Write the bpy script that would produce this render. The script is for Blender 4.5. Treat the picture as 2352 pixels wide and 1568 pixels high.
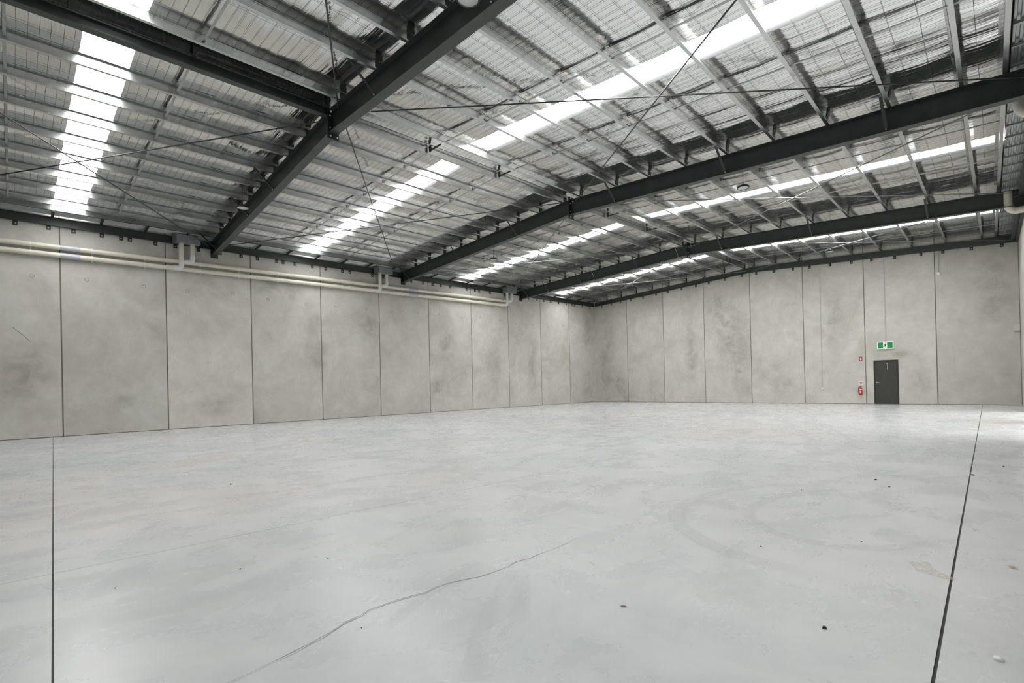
import bpy, math, random
from mathutils import Vector, Matrix
random.seed(7)
C = bpy.context.scene.collection
for o in list(bpy.data.objects): bpy.data.objects.remove(o)

# ------------------------------------------------------------------ camera, sky, exposure
CAM = Vector((22.317, -28.601, 1.305))
cd = bpy.data.cameras.new('camera'); cam = bpy.data.objects.new('camera', cd); C.objects.link(cam)
cd.sensor_width = 36.0; cd.lens = 36.0*1170.563/2352.0
cd.shift_x = -(1248.074-1176.0)/2352.0; cd.shift_y = (877.957-784.0)/2352.0
cd.clip_start = 0.05; cd.clip_end = 500
Rw = Matrix(((0.7211359, 0.6924044, -0.0232186), (0.0194919, 0.0132234, 0.9997226), (0.6925194, -0.7213884, -0.0039604)))
cam.matrix_world = Matrix.Translation(CAM) @ Rw.transposed().to_4x4()
sc = bpy.context.scene; sc.camera = cam
sc.view_settings.view_transform = 'Standard'; sc.view_settings.look = 'None'
sc.view_settings.gamma = 1.0; sc.view_settings.use_curve_mapping = False
sc.view_settings.exposure = 0.92
sc.cycles.sample_clamp_indirect = 1.2
SKYLIGHT = 9.0          # radiance of the translucent roof sheets
SKY = 2.0               # overcast sky outside the open doors
w = bpy.data.worlds.new('world'); sc.world = w; w.use_nodes = True
bg = w.node_tree.nodes['Background']; bg.inputs[0].default_value = (1.0, 0.985, 0.96, 1); bg.inputs[1].default_value = SKY

# ------------------------------------------------------------------ roof, wall and rafter layout (metres)
SL = 0.0525
XR = 11.05
def zb(x): return 6.983 + SL*min(x, 2*XR-x)          # underside of the purlins = top of the rafters
def zroof(x): return zb(x) + 0.205                     # the foil blanket
def wallx(y): return 22.0 - 0.0475*y                   # the splayed gutter wall
RAF = [(-31.55, -0.042), (-23.231, -0.0265), (-15.187, -0.010), (-7.171, 0.0084), (-0.06, 0.0)]
def rafy(k, x): return RAF[k][0] + RAF[k][1]*x
def bayname(b):
    return ['in front of the first rafter', 'between first and second rafters', 'between second and third rafters', 'between third rafter and far wall'][b]
ORD = ['first', 'second', 'third', 'fourth', 'fifth', 'sixth', 'seventh', 'eighth', 'ninth', 'tenth', 'eleventh', 'twelfth', 'thirteenth']

# ------------------------------------------------------------------ materials
def nm(name, col, rough=0.5, metal=0.0, spec=0.5):
    m = bpy.data.materials.new(name); m.use_nodes = True
    b = m.node_tree.nodes['Principled BSDF']
    b.inputs['Base Color'].default_value = (*col, 1); b.inputs['Roughness'].default_value = rough
    b.inputs['Metallic'].default_value = metal; b.inputs['Specular IOR Level'].default_value = spec
    return m
class G:
    def __init__(s, m): s.t = m.node_tree; s.b = s.t.nodes['Principled BSDF']
    def n(s, typ, **kw):
        x = s.t.nodes.new(typ)
        for k, v in kw.items():
            if hasattr(x, k): setattr(x, k, v)
        return x
    def l(s, a, b): s.t.links.new(a, b)
    def pos(s, scale=(1, 1, 1)):
        g = s.n('ShaderNodeNewGeometry'); m = s.n('ShaderNodeMapping'); m.inputs['Scale'].default_value = scale
        s.l(g.outputs['Position'], m.inputs['Vector']); return m.outputs[0]
    def noise(s, vec, scale, detail=4, rough=0.55, dist=0.0):
        x = s.n('ShaderNodeTexNoise'); x.inputs['Scale'].default_value = scale; x.inputs['Detail'].default_value = detail
        x.inputs['Roughness'].default_value = rough; x.inputs['Distortion'].default_value = dist
        s.l(vec, x.inputs['Vector']); return x.outputs['Fac']
    def ramp(s, fac, stops):
        r = s.n('ShaderNodeValToRGB'); e = r.color_ramp.elements
        while len(e) < len(stops): e.new(0.5)
        for k, (p, c) in enumerate(stops):
            e[k].position = p; e[k].color = (*c, 1) if len(c) == 3 else c
        s.l(fac, r.inputs[0]); return r.outputs[0]
    def mix(s, fac, a, b, mode='MIX'):
        x = s.n('ShaderNodeMix'); x.data_type = 'RGBA'; x.blend_type = mode
        for inp, v in ((x.inputs[0], fac), (x.inputs[6], a), (x.inputs[7], b)):
            if hasattr(v, 'links') or hasattr(v, 'is_linked'): s.l(v, inp)
            elif isinstance(v, (int, float)): inp.default_value = v
            else: inp.default_value = (*v, 1)
        return x.outputs[2]
    def maprange(s, v, a, b, c, d):
        x = s.n('ShaderNodeMapRange'); x.interpolation_type = 'SMOOTHSTEP'
        for i, q in enumerate((a, b, c, d)): x.inputs[i+1].default_value = q
        s.l(v, x.inputs[0]); return x.outputs[0]
    def math(s, op, a, b=0.0):
        x = s.n('ShaderNodeMath'); x.operation = op
        for inp, v in ((x.inputs[0], a), (x.inputs[1], b)):
            if isinstance(v, (int, float)): inp.default_value = v
            else: s.l(v, inp)
        return x.outputs[0]
    def bump(s, h, strength, dist):
        x = s.n('ShaderNodeBump'); x.inputs['Strength'].default_value = strength; x.inputs['Distance'].default_value = dist
        s.l(h, x.inputs['Height']); s.l(x.outputs[0], s.b.inputs['Normal'])

def mat_floor():
    m = nm('polished_concrete', (.5, .5, .5), .3, 0, .38); g = G(m)
    p = g.pos()
    a = g.noise(p, 0.35, 5, .58, .5); b = g.noise(g.pos((1.2, .8, 1)), 1.5, 7, .62, .5); c = g.noise(p, 0.23, 3, .5, .3)
    col = g.ramp(a, [(.30, (.535, .56, .57)), (.48, (.595, .605, .61)), (.68, (.65, .653, .655))])
    col = g.mix(g.maprange(c, .48, .70, 0, .6), col, (.64, .605, .58))
    col = g.mix(g.maprange(b, .22, .78, 0, 1), g.mix(1, col, (.89, .905, .905), 'MULTIPLY'), g.mix(1, col, (1.07, 1.07, 1.068), 'MULTIPLY'))
    st = g.noise(g.pos((.35, 1.6, 1)), 1.2, 4, .55, 1.0)
    col = g.mix(g.maprange(st, .46, .86, 0, .45), col, (.68, .685, .69))
    dk = g.noise(g.pos((.6, 1.3, 1)), .8, 5, .6, 1.4)
    col = g.mix(g.maprange(dk, .46, .86, 0, .40), col, (.42, .445, .45))
    g.l(col, g.b.inputs['Base Color'])
    r = g.maprange(b, .25, .75, .24, .32)
    g.l(r, g.b.inputs['Roughness'])
    g.bump(g.noise(p, 7, 3, .5), .025, .01)
    return m
def mat_wall():
    m = nm('precast_concrete', (.45, .43, .39), .75); g = G(m)
    oi = g.n('ShaderNodeObjectInfo')
    sh = g.n('ShaderNodeVectorMath'); sh.operation = 'ADD'
    cx = g.n('ShaderNodeCombineXYZ'); g.l(g.math('MULTIPLY', oi.outputs['Random'], 40.0), cx.inputs[0]); g.l(g.math('MULTIPLY', oi.outputs['Random'], 73.0), cx.inputs[2])
    g.l(g.pos(), sh.inputs[0]); g.l(cx.outputs[0], sh.inputs[1]); p = sh.outputs[0]
    a = g.noise(p, .55, 5, .6, .7); b = g.noise(p, 2.2, 6, .65, .5); pores = g.noise(p, 34, 3, .6)
    mp = g.n('ShaderNodeMapping'); mp.inputs['Scale'].default_value = (1.6, 1.6, .16); g.l(p, mp.inputs[0])
    streak = g.noise(mp.outputs[0], 1.3, 4, .6, .3)
    col = g.ramp(a, [(.26, (.455, .44, .385)), (.46, (.545, .53, .485)), (.72, (.625, .61, .575))])
    col = g.mix(g.maprange(b, .25, .8, 0, 1), g.mix(1, col, (.90, .90, .885), 'MULTIPLY'), g.mix(1, col, (1.06, 1.06, 1.06), 'MULTIPLY'))
    col = g.mix(g.maprange(streak, .60, .78, 0, .45), col, (.47, .455, .375))
    stain = g.noise(p, .9, 4, .7, 1.6)
    col = g.mix(g.maprange(stain, .66, .80, 0, .5), col, (.42, .41, .33))
    col = g.mix(g.maprange(pores, .70, .78, 0, .30), col, (.34, .325, .27))
    bright = g.maprange(oi.outputs['Random'], 0, 1, .93, 1.06)
    x = g.n('ShaderNodeVectorMath'); x.operation = 'SCALE'; g.l(col, x.inputs[0]); g.l(bright, x.inputs['Scale'])
    g.l(x.outputs[0], g.b.inputs['Base Color'])
    g.bump(g.math('ADD', b, g.math('MULTIPLY', pores, .3)), .12, .02)
    return m
def mat_foil():
    m = nm('silver_foil', (.87, .875, .87), .2, 1.0); g = G(m)
    p = g.pos((.30, 2.6, 1)); q = g.pos()
    a = g.noise(p, 1.1, 4, .5, .3); b = g.noise(g.pos((.5, 7, 1)), 1.6, 3, .5, .5); c = g.noise(q, 1.1, 2, .5, .4)
    h = g.math('ADD', g.math('MULTIPLY', a, 1.0), g.math('ADD', g.math('MULTIPLY', b, .6), g.math('MULTIPLY', c, .6)))
    g.bump(h, .22, .05)
    g.l(g.maprange(g.noise(q, 2.5, 4, .6), .3, .7, .07, .14), g.b.inputs['Roughness'])
    return m
def mat_galv(name, base, rough):
    m = nm(name, base, rough, 1.0); g = G(m)
    v = g.n('ShaderNodeTexVoronoi'); v.inputs['Scale'].default_value = 28; g.l(g.pos(), v.inputs['Vector'])
    n = g.noise(g.pos((1, .25, 1)), 3, 4, .6)
    col = g.mix(g.maprange(v.outputs['Distance'], 0, .6, 0, .35), base, tuple(c*1.18 for c in base))
    col = g.mix(g.maprange(n, .35, .7, 0, .4), col, tuple(c*.8 for c in base))
    g.l(col, g.b.inputs['Base Color']); g.l(g.maprange(n, .3, .7, rough-.05, rough+.1), g.b.inputs['Roughness'])
    return m
def mat_paint(name, col, rough, var=.12, scale=3.0):
    m = nm(name, col, rough); g = G(m)
    n = g.noise(g.pos(), scale, 4, .6)
    g.l(g.mix(g.maprange(n, .3, .7, 0, 1), tuple(c*(1-var) for c in col), tuple(min(1, c*(1+var)) for c in col)), g.b.inputs['Base Color'])
    return m
def mat_emit(name, col, s):
    m = nm(name, col, .5); b = m.node_tree.nodes['Principled BSDF']
    b.inputs['Emission Color'].default_value = (*col, 1); b.inputs['Emission Strength'].default_value = s
    return m
def mat_mark(name, col, lo, hi, opac, stretch=6.0, detail=5):
    """a worn, patchy mark lying on the slab"""
    m = nm(name, col, .27, 0, .2); g = G(m)
    t = g.n('ShaderNodeBsdfTransparent'); mx = g.n('ShaderNodeMixShader')
    at = g.n('ShaderNodeAttribute'); at.attribute_name = 'fade'
    f = g.math('MULTIPLY', g.math('MULTIPLY', g.maprange(g.noise(g.pos(), stretch, detail, .65, .5), lo, hi, 0, 1), opac), at.outputs['Fac'])
    g.l(f, mx.inputs[0]); g.l(t.outputs[0], mx.inputs[1]); g.l(g.b.outputs[0], mx.inputs[2])
    g.l(mx.outputs[0], g.t.nodes['Material Output'].inputs['Surface'])
    return m
M = dict(
    floor=mat_floor(), wall=mat_wall(), foil=mat_foil(),
    galv=mat_galv('galvanised_steel', (.60, .61, .605), .27), galv_strap=mat_galv('galvanised_strap', (.46, .475, .47), .42),
    zinc=mat_galv('zinc_gutter', (.58, .60, .61), .42), bolt=nm('zinc_bolt', (.75, .76, .76), .35, 1.0),
    steel=mat_paint('charcoal_paint', (.046, .052, .049), .42), steel_dark=mat_paint('black_grey_paint', (.026, .030, .029), .5),
    rod=mat_paint('dark_rod', (.045, .048, .047), .4), rod_galv=nm('dull_rod', (.22, .225, .22), .42, .8), wire=nm('mesh_wire', (.10, .105, .105), .5, .4),
    seal=mat_paint('joint_sealant', (.165, .15, .11), .8), seal_dark=mat_paint('floor_joint_sealant', (.045, .045, .042), .7),
    seal_pale=mat_paint('sawcut_filler', (.20, .20, .19), .8),
    roof=nm('roof_sheet', (.55, .56, .56), .5, .3), skylight=mat_emit('translucent_sheet', (1, 1, .995), SKYLIGHT),
    cream=mat_paint('cream_plastic', (.74, .715, .60), .35, .05), greyp=mat_paint('grey_plastic', (.52, .53, .555), .4, .04), whitep=nm('white_plastic', (.78, .78, .76), .4),
    box=mat_paint('grey_box_metal', (.23, .245, .25), .45, .08), door=mat_paint('door_paint', (.046, .047, .039), .45), frame=mat_paint('frame_paint', (.026, .027, .022), .45),
    chrome=nm('satin_chrome', (.72, .72, .72), .28, 1.0), red=mat_paint('red_enamel', (.52, .012, .03), .3, .08), redsign=nm('red_sign', (.50, .02, .07), .5), white=nm('white_print', (.83, .80, .80), .5),
    pink=nm('faded_red_print', (.62, .20, .26), .5), black=nm('black_rubber', (.02, .02, .02), .5), green=mat_emit('exit_green', (.018, .215, .055), .1), signwhite=mat_emit('exit_white', (.80, .86, .80), .1),
    signdark=nm('exit_figure', (.015, .06, .03), .5), lens=mat_emit('lamp_lens', (.66, .68, .66), .0), lampbody=nm('lamp_housing', (.018, .018, .018), .45),
    crack=mat_mark('crack_line', (.22, .225, .225), .2, .55, .8, 9.0), stain=mat_mark('damp_stain', (.34, .335, .265), .25, .85, .42, 1.8), tyre=mat_mark('tyre_scuff', (.80, .80, .81), .0, .75, .45, 1.3, 1),  # crack: thin dark grey line along the slab
    smear=mat_mark('plaster_smear', (.72, .695, .63), .38, .58, .95, 14.0), scuff=mat_mark('white_scuff', (.78, .77, .78), .4, .8, .5, 12.0), rust=mat_mark('rust_smear', (.36, .20, .12), .45, .62, .8, 14.0),
    grit=nm('dark_grit', (.035, .035, .033), .8), leaf=nm('brown_leaf', (.20, .12, .10), .7), patch=nm('pale_patch', (.60, .58, .51), .6), ring=mat_paint('ring_mark', (.37, .355, .30), .8),
    ground=mat_paint('outside_paving', (.42, .41, .39), .85),
)

# ------------------------------------------------------------------ geometry helpers
class MB:
    def __init__(s): s.v = []; s.f = []; s.s = []
    def add(s, v, f, smooth=False):
        k = len(s.v); s.v += [tuple(x) for x in v]; s.f += [tuple(i+k for i in q) for q in f]; s.s += [smooth]*len(f); return s
    def box(s, a, b):
        x0, x1 = sorted((a[0], b[0])); y0, y1 = sorted((a[1], b[1])); z0, z1 = sorted((a[2], b[2]))
        return s.add([(x0, y0, z0), (x1, y0, z0), (x1, y1, z0), (x0, y1, z0), (x0, y0, z1), (x1, y0, z1), (x1, y1, z1), (x0, y1, z1)],
                     [(0, 3, 2, 1), (4, 5, 6, 7), (0, 1, 5, 4), (1, 2, 6, 5), (2, 3, 7, 6), (3, 0, 4, 7)])
    def extrude(s, prof, p0, p1, up=(0, 0, 1), cap=True, plumb=False):
        """closed 2-D outline (lateral, vertical) swept from p0 to p1"""
        p0 = Vector(p0); p1 = Vector(p1); d = (p1-p0).normalized(); u = Vector(up); lat = d.cross(u).normalized(); v = u if plumb else lat.cross(d).normalized()
        n = len(prof); V = [p+lat*a+v*b for p in (p0, p1) for a, b in prof]
        F = [(i, (i+1) % n, n+(i+1) % n, n+i) for i in range(n)]
        if cap: F += [tuple(reversed(range(n))), tuple(range(n, 2*n))]
        return s.add(V, F)
    def sections(s, prof, pts, up=(0, 0, 1)):
        for a, b in zip(pts[:-1], pts[1:]): s.extrude(prof, a, b, up, plumb=True)
        return s
    def tube(s, pts, r, n=10, smooth=True, cap=True):
        pts = [Vector(p) for p in pts]; V = []; prev = None
        for i, p in enumerate(pts):
            d = (pts[min(i+1, len(pts)-1)]-pts[max(i-1, 0)]).normalized()
            if prev is None:
                a = Vector((0, 0, 1)) if abs(d.z) < .9 else Vector((1, 0, 0)); x = d.cross(a).normalized()
            else: x = (prev-d*prev.dot(d)).normalized()
            y = d.cross(x); prev = x
            V += [p+(x*math.cos(2*math.pi*k/n)+y*math.sin(2*math.pi*k/n))*r for k in range(n)]
        F = [(i*n+k, i*n+(k+1) % n, (i+1)*n+(k+1) % n, (i+1)*n+k) for i in range(len(pts)-1) for k in range(n)]
        s.add(V, F, smooth)
        if cap: s.add(V[:n], [tuple(range(n))]); s.add(V[-n:], [tuple(reversed(range(n)))])
        return s
    def lathe(s, prof, c, axis=(0, 0, 1), n=20):
        """(radius, height) outline turned about axis"""
        ax = Vector(axis).normalized(); a = Vector((0, 0, 1)) if abs(ax.z) < .9 else Vector((1, 0, 0)); x = ax.cross(a).normalized(); y = ax.cross(x); c = Vector(c)
        V = [c+ax*h+(x*math.cos(2*math.pi*k/n)+y*math.sin(2*math.pi*k/n))*r for r, h in prof for k in range(n)]
        F = [(i*n+k, i*n+(k+1) % n, (i+1)*n+(k+1) % n, (i+1)*n+k) for i in range(len(prof)-1) for k in range(n)]
        return s.add(V, F, True)
    def poly(s, pts, z0, z1):
        n = len(pts)
        return s.add([(x, y, z0) for x, y in pts]+[(x, y, z1) for x, y in pts],
                     [tuple(reversed(range(n))), tuple(range(n, 2*n))]+[(i, (i+1) % n, n+(i+1) % n, n+i) for i in range(n)])
    def build(s, name, mat, parent=None, origin=None):
        me = bpy.data.meshes.new(name)
        if origin is None:
            xs = [v[0] for v in s.v]; ys = [v[1] for v in s.v]; zs = [v[2] for v in s.v]
            origin = ((min(xs)+max(xs))/2, (min(ys)+max(ys))/2, min(zs))
        o_ = Vector(origin)
        me.from_pydata([tuple(Vector(v)-o_) for v in s.v], [], s.f)
        me.polygons.foreach_set('use_smooth', s.s); me.materials.append(mat); me.validate()
        ob = bpy.data.objects.new(name, me); C.objects.link(ob); put(ob, o_, parent)
        return ob
WORLD = {}
def put(ob, wloc, parent):
    WORLD[ob.name] = Vector(wloc)
    if parent: ob.parent = parent; ob.location = Vector(wloc)-WORLD[parent.name]
    else: ob.location = wloc
def empty(name, loc, label=None, cat=None, group=None):
    o = bpy.data.objects.new(name, None); o.empty_display_size = .2; C.objects.link(o); put(o, Vector(loc), None)
    if label: tag(o, label, cat, group)
    return o
def tag(o, label, cat, group=None):
    o['label'] = label; o['category'] = cat
    if group: o['group'] = group
    return o
def struct(o): o['kind'] = 'structure'; return o
def stuff(o): o['kind'] = 'stuff'; return o
def inst(src, name, wloc, parent, rot=None):
    """another object on the same mesh"""
    o = src.copy(); o.name = name; C.objects.link(o); o.parent = None; put(o, Vector(wloc), parent)
    if rot is not None: o.rotation_euler = rot
    return o
def isec(bw, h, tf, tw):
    """I outline, origin at the middle of the bottom flange"""
    a = bw/2; t = tw/2
    return [(-a, 0), (a, 0), (a, tf), (t, tf), (t, h-tf), (a, h-tf), (a, h), (-a, h), (-a, h-tf), (-t, h-tf), (-t, tf), (-a, tf)]

# ------------------------------------------------------------------ floor: slabs between the sealed joints
def j1(y): return 20.76-0.0473*y
def j2(x): return -27.735-0.0397*x
FY = lambda x: -31.8-0.0475*x                           # inner face of the front wall
fl = MB().poly([(-.3, FY(-.3)-.3), (wallx(-33)+.3, FY(24)-.3), (22.3, .3), (-.3, .3)], -.30, -.010).build('floor', M['seal_dark']); struct(fl)
def slab(pts): return MB().poly(pts, -.0098, 0).build('slab', M['floor'], fl)
X3 = 17.10; a3 = .003; a2 = .0045; a1 = .007
for x0, x1 in ((0.0, X3-a3), (X3+a3, None)):
    if x1 is not None:
        slab([(x0, j2(x0)+a2), (x1, j2(x1)+a2), (x1, -.006), (x0, -.006)])
        slab([(x0, FY(x0)), (x1, FY(x1)), (x1, j2(x1)-a2), (x0, j2(x0)-a2)])
    else:
        yc = j2(22.1)
        slab([(x0, j2(x0)+a2), (j1(yc)-a1, yc+a2), (j1(0)-a1, -.006), (x0, -.006)])
        slab([(x0, FY(x0)), (j1(-32.8)-a1, FY(22.3)), (j1(yc)-a1, yc-a2), (x0, j2(x0)-a2)])
yc = j2(22.1)
slab([(j1(yc)+a1, yc+a2), (wallx(-28.7), j2(23.36)+a2), (21.995, -.006), (j1(0)+a1, -.006)])
slab([(j1(-32.85)+a1, FY(22.3)), (wallx(-32.9), FY(23.5)), (wallx(-28.7), j2(23.36)-a2), (j1(yc)+a1, yc-a2)])
MB().box((X3-a3, -30, -.0095), (X3+a3, -.01, -.0012)).build('joint_filler', M['seal_pale'], fl)
def fade(o, vals):
    a = o.data.attributes.new('fade', 'FLOAT', 'POINT'); a.data.foreach_set('value', vals)
def ribbon(name, pts, wd, mat, z=.0009, wob=0.0, soft=.18):
    P = [Vector((x, y, z)) for x, y in pts]; V = []; F = []
    Q = [P[0]]
    for a, b in zip(P[:-1], P[1:]):
        k = max(2, int((b-a).length/.12)); Q += [a.lerp(b, i/k) for i in range(1, k+1)]
    if len(P) > 4 and wob == 0:
        for _ in range(6): Q = [Q[0]]+[(Q[i-1]+Q[i]*2+Q[i+1])/4 for i in range(1, len(Q)-1)]+[Q[-1]]
    for i, p in enumerate(Q):
        d = (Q[min(i+1, len(Q)-1)]-Q[max(i-1, 0)]).normalized(); n = Vector((-d.y, d.x, 0))
        ww = wd*(1+random.uniform(-.5, .5)*(wob > 0)); off = n*random.uniform(-wob, wob)
        V += [p+n*ww/2+off, p+n*ww*.25+off, p-n*ww*.25+off, p-n*ww/2+off]
    F = [(4*i+k, 4*i+k+1, 4*i+k+5, 4*i+k+4) for i in range(len(Q)-1) for k in range(3)]
    o = MB().add(V, F).build(name, mat, fl)
    n_ = len(Q); e = lambda i: min(1.0, i/max(1, n_*soft), (n_-1-i)/max(1, n_*soft))
    edge = .15 if wob == 0 else .8
    fade(o, [e(i)*q for i in range(n_) for q in (edge, 1, 1, edge)])
    return o
ribbon('crack', [(19.75, -28.20), (19.70, -27.94), (19.665, -27.73), (19.62, -27.55), (19.585, -27.44), (19.525, -27.34), (19.512, -27.23), (19.48, -27.16), (19.479, -27.0), (19.52, -26.8), (19.492, -26.71), (19.497, -26.61), (19.562, -26.41), (19.571, -26.22), (19.567, -26.13), (19.537, -26.04), (19.564, -25.93), (19.552, -25.8), (19.557, -25.6), (19.516, -25.34), (19.488, -25.07)], .007, M['crack'], .001, .004)
ribbon('crack', [(19.735, -28.20), (19.688, -27.94), (19.65, -27.73), (19.605, -27.55), (19.57, -27.44), (19.51, -27.33), (19.497, -27.23), (19.468, -27.16), (19.465, -27.0), (19.506, -26.8), (19.48, -26.71), (19.485, -26.61), (19.55, -26.41), (19.56, -26.2)], .005, M['crack'], .001, .003)
for pts, wd in (
    ([(20.6, -21.75), (19.95, -22.05), (19.6, -22.94), (19.58, -23.52), (19.71, -24.02), (19.87, -24.31), (20.13, -24.59), (20.41, -24.79), (20.72, -24.93), (20.99, -24.93), (21.31, -24.88)], .20),
    ([(20.9, -21.75), (20.57, -22.05), (20.34, -22.38), (20.19, -23.04), (20.22, -23.51), (20.31, -23.76), (20.53, -24.05), (20.82, -24.23), (21.08, -24.24), (21.36, -24.17), (21.6, -23.97), (21.75, -23.68), (21.79, -23.33)], .16),
    ([(20.07, -20.97), (19.53, -18.94), (18.89, -16.92), (17.89, -14.57), (16.9, -12.27), (16.37, -10.38), (15.83, -7.07), (14.4, -5.14), (13.21, -5.52)], .30),
    ([(20.05, -18.24), (19.43, -16.09), (18.6, -14.17), (17.3, -11.48), (16.85, -10.17), (16.56, -6.8)], .28),
    ([(21.04, -19.49), (21.09, -17.55), (20.85, -14.71), (20.6, -13.07)], .30),
    ([(20.36, -13.2), (20.7, -10.4), (20.68, -7.8), (20.37, -6.73), (20.73, -5.26), (20.32, -2.21)], .32),
    ([(21.3, -5.0), (21.0, -3.2), (20.9, -1.2)], .35),
    ([(20.51, -27.22), (20.32, -27.06), (20.13, -26.87), (19.82, -26.44), (19.6, -26.1)], .11),
    ([(20.29, -26.73), (19.97, -26.4), (19.70, -26.14)], .13),
    ([(19.75, -27.2), (19.58, -26.9), (19.42, -26.5), (19.3, -26.2)], .10)):
    ribbon('tyre_mark', pts, wd, M['tyre'])
ribbon('plaster_smear', [(21.68, -24.20), (21.78, -24.36), (21.93, -24.50)], .13, M['smear'], .0012, .02)
ribbon('scuff', [(21.60, -24.85), (21.74, -25.0), (21.86, -25.06)], .22, M['scuff'], .0012, .02)
ribbon('scuff', [(21.0, -22.1), (21.45, -22.5), (21.7, -22.9)], .35, M['scuff'], .0012, .02)
ribbon('scuff', [(20.62, -22.75), (20.7, -22.95)], .12, M['smear'], .0012, .01)
ribbon('rust_smear', [(22.15, -23.93), (22.26, -24.0)], .09, M['rust'], .0012, .01)
ribbon('scuff', [(22.1, -25.3), (22.2, -25.6)], .25, M['scuff'], .0012, .02)
for k, (x, y, r) in enumerate([(20.86, -21.06, .035), (20.76, -24.57, .02), (20.34, -22.22, .022), (14.14, -26.49, .04), (18.09, -27.46, .018), (18.36, -26.93, .016), (17.83, -28.14, .014), (19.65, -27.30, .011), (21.31, -23.95, .018), (21.07, -21.45, .025), (21.73, -20.0, .04), (22.0, -19.0, .035)]):
    b = MB(); n = 7; r *= .5; rr = [r*random.uniform(.6, 1.2) for _ in range(n)]
    V = [(x+rr[i]*math.cos(i*6.283/n), y+.7*rr[i]*math.sin(i*6.283/n), .0) for i in range(n)]+[(x+.6*rr[i]*math.cos(i*6.283/n), y+.4*rr[i]*math.sin(i*6.283/n), r*.7) for i in range(n)]
    b.add(V, [(i, (i+1) % n, n+(i+1) % n, n+i) for i in range(n)]+[tuple(range(n, 2*n))])
    tag(b.build('grit_crumb', M['grit']), 'tiny dark crumb of grit lying loose on the bare floor', 'debris', 'crumbs of grit on the floor')
b = MB(); x, y = 21.51, -25.69
b.add([(x+.013*math.cos(i), y+.011*math.sin(i), 0) for i in range(6)]+[(x+.007*math.cos(i+.4), y+.007*math.sin(i+.4), .013) for i in range(6)], [(i, (i+1) % 6, 6+(i+1) % 6, 6+i) for i in range(6)]+[tuple(range(6, 12))])
tag(b.build('black_pebble', M['grit']), 'single black pebble on pale floor close to the dark joint', 'stone')
b = MB(); x, y = 20.57, -26.15
b.add([(x-.022, y-.006, .0015), (x, y-.013, .003), (x+.024, y+.006, .0015), (x, y+.012, .004), (x, y, .005)], [(0, 1, 4), (1, 2, 4), (2, 3, 4), (3, 0, 4)])
tag(b.build('dry_leaf', M['leaf']), 'small dry reddish-brown leaf lying on the open floor', 'leaf')
tag(MB().lathe([(0, .012), (.018, .012), (.021, .006), (.021, 0)], (22.18, -25.50, 0), n=14).build('bottle_cap', M['whitep']), 'little white cap on the floor past the dark joint', 'cap')

# ------------------------------------------------------------------ walls of precast panels
PW = 2.75; JG = .017
def wall_panel(parent, quad_pts, thick_dir, mat=M['wall'], name='panel'):
    """outline in the wall plane, given thickness towards thick_dir"""
    n = len(quad_pts); P = [Vector(p) for p in quad_pts]; t = Vector(thick_dir)
    V = P+[p+t for p in P]
    F = [tuple(range(n)), tuple(reversed(range(n, 2*n)))]+[(i, n+i, n+(i+1) % n, (i+1) % n) for i in range(n)]
    return MB().add(V, F).build(name, mat, parent)
ZF = .018
wl = struct(MB().box((-.30, -32.2, -.3), (-.014, .3, 7.26)).build('wall_left', M['seal']))
for k in range(12):
    y1 = -k*PW-JG*(k > 0); y0 = -(k+1)*PW+JG
    if k == 11: y0 = -31.85
    p = wall_panel(wl, [(0, y0, ZF), (0, y1, ZF), (0, y1, 7.29), (0, y0, 7.29)], (-.013, 0, 0))
    if k < 11:
        for dy in (.62, 2.1):
            MB().lathe([(.045, 0), (.062, .002), (.062, .004), (.045, .004), (.045, 0)], (0.0, y0+dy, 5.05+random.uniform(-.1, .1)), (1, 0, 0), 14).build('lifting_point', M['ring'], p)
wb = struct(MB().box((-.3, .014, -.3), (22.3, .30, 7.20)).build('wall_back', M['seal']))
V0 = MB().add([(-.3, .014, 7.2), (22.3, .014, 7.2), (XR, .014, zb(XR)+.32), (-.3, .3, 7.2), (22.3, .3, 7.2), (XR, .3, zb(XR)+.32)], [(0, 1, 2), (3, 5, 4), (0, 2, 5, 3), (1, 4, 5, 2)]).build('gable_backing', M['seal'], wb)
for k in range(8):
    x0 = k*PW+JG*(k > 0); x1 = (k+1)*PW-JG
    top = [(x1, 0, zb(x1)+.31)]+([(XR, 0, zb(XR)+.31)] if x0 < XR < x1 else [])+[(x0, 0, zb(x0)+.31)]
    if k == 6:
        dx0, dx1, dz = 16.825, 17.815, 2.075
        wall_panel(wb, [(x0, 0, ZF), (dx0, 0, ZF), (dx0, 0, dz), (dx1, 0, dz), (dx1, 0, ZF), (x1, 0, ZF)]+top, (0, .013, 0))
    else: wall_panel(wb, [(x0, 0, ZF), (x1, 0, ZF)]+top, (0, .013, 0))
# splayed gutter wall with two roller-door openings, pieces butt against each other
wr = struct(empty('wall_right', (22, 0, 0)))
OPEN = [(-5.2, -9.4), (-10.6, -14.8)]; DH = 4.6
def rpanel(y1, y0, z0, z1, name='panel'):
    return wall_panel(wr, [(wallx(y0), y0, z0), (wallx(y0), y0, z1), (wallx(y1), y1, z1), (wallx(y1), y1, z0)], (.16, 0, 0), name=name)
ys = [.3, -2.6, OPEN[0][0]]
rpanel(.30, -2.6, 0, 7.30); rpanel(-2.62, OPEN[0][0], 0, 7.30); rpanel(OPEN[0][0], OPEN[0][1], DH, 7.30, 'lintel_panel'); rpanel(OPEN[0][1], OPEN[1][0], 0, 7.30)
rpanel(OPEN[1][0], OPEN[1][1], DH, 7.30, 'lintel_panel')
rpanel(-14.8, -15.4, 0, 7.30); rpanel(-15.4, -22.0, 5.2, 7.30, 'lintel_panel')
m = MB(); z = 0.0
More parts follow.
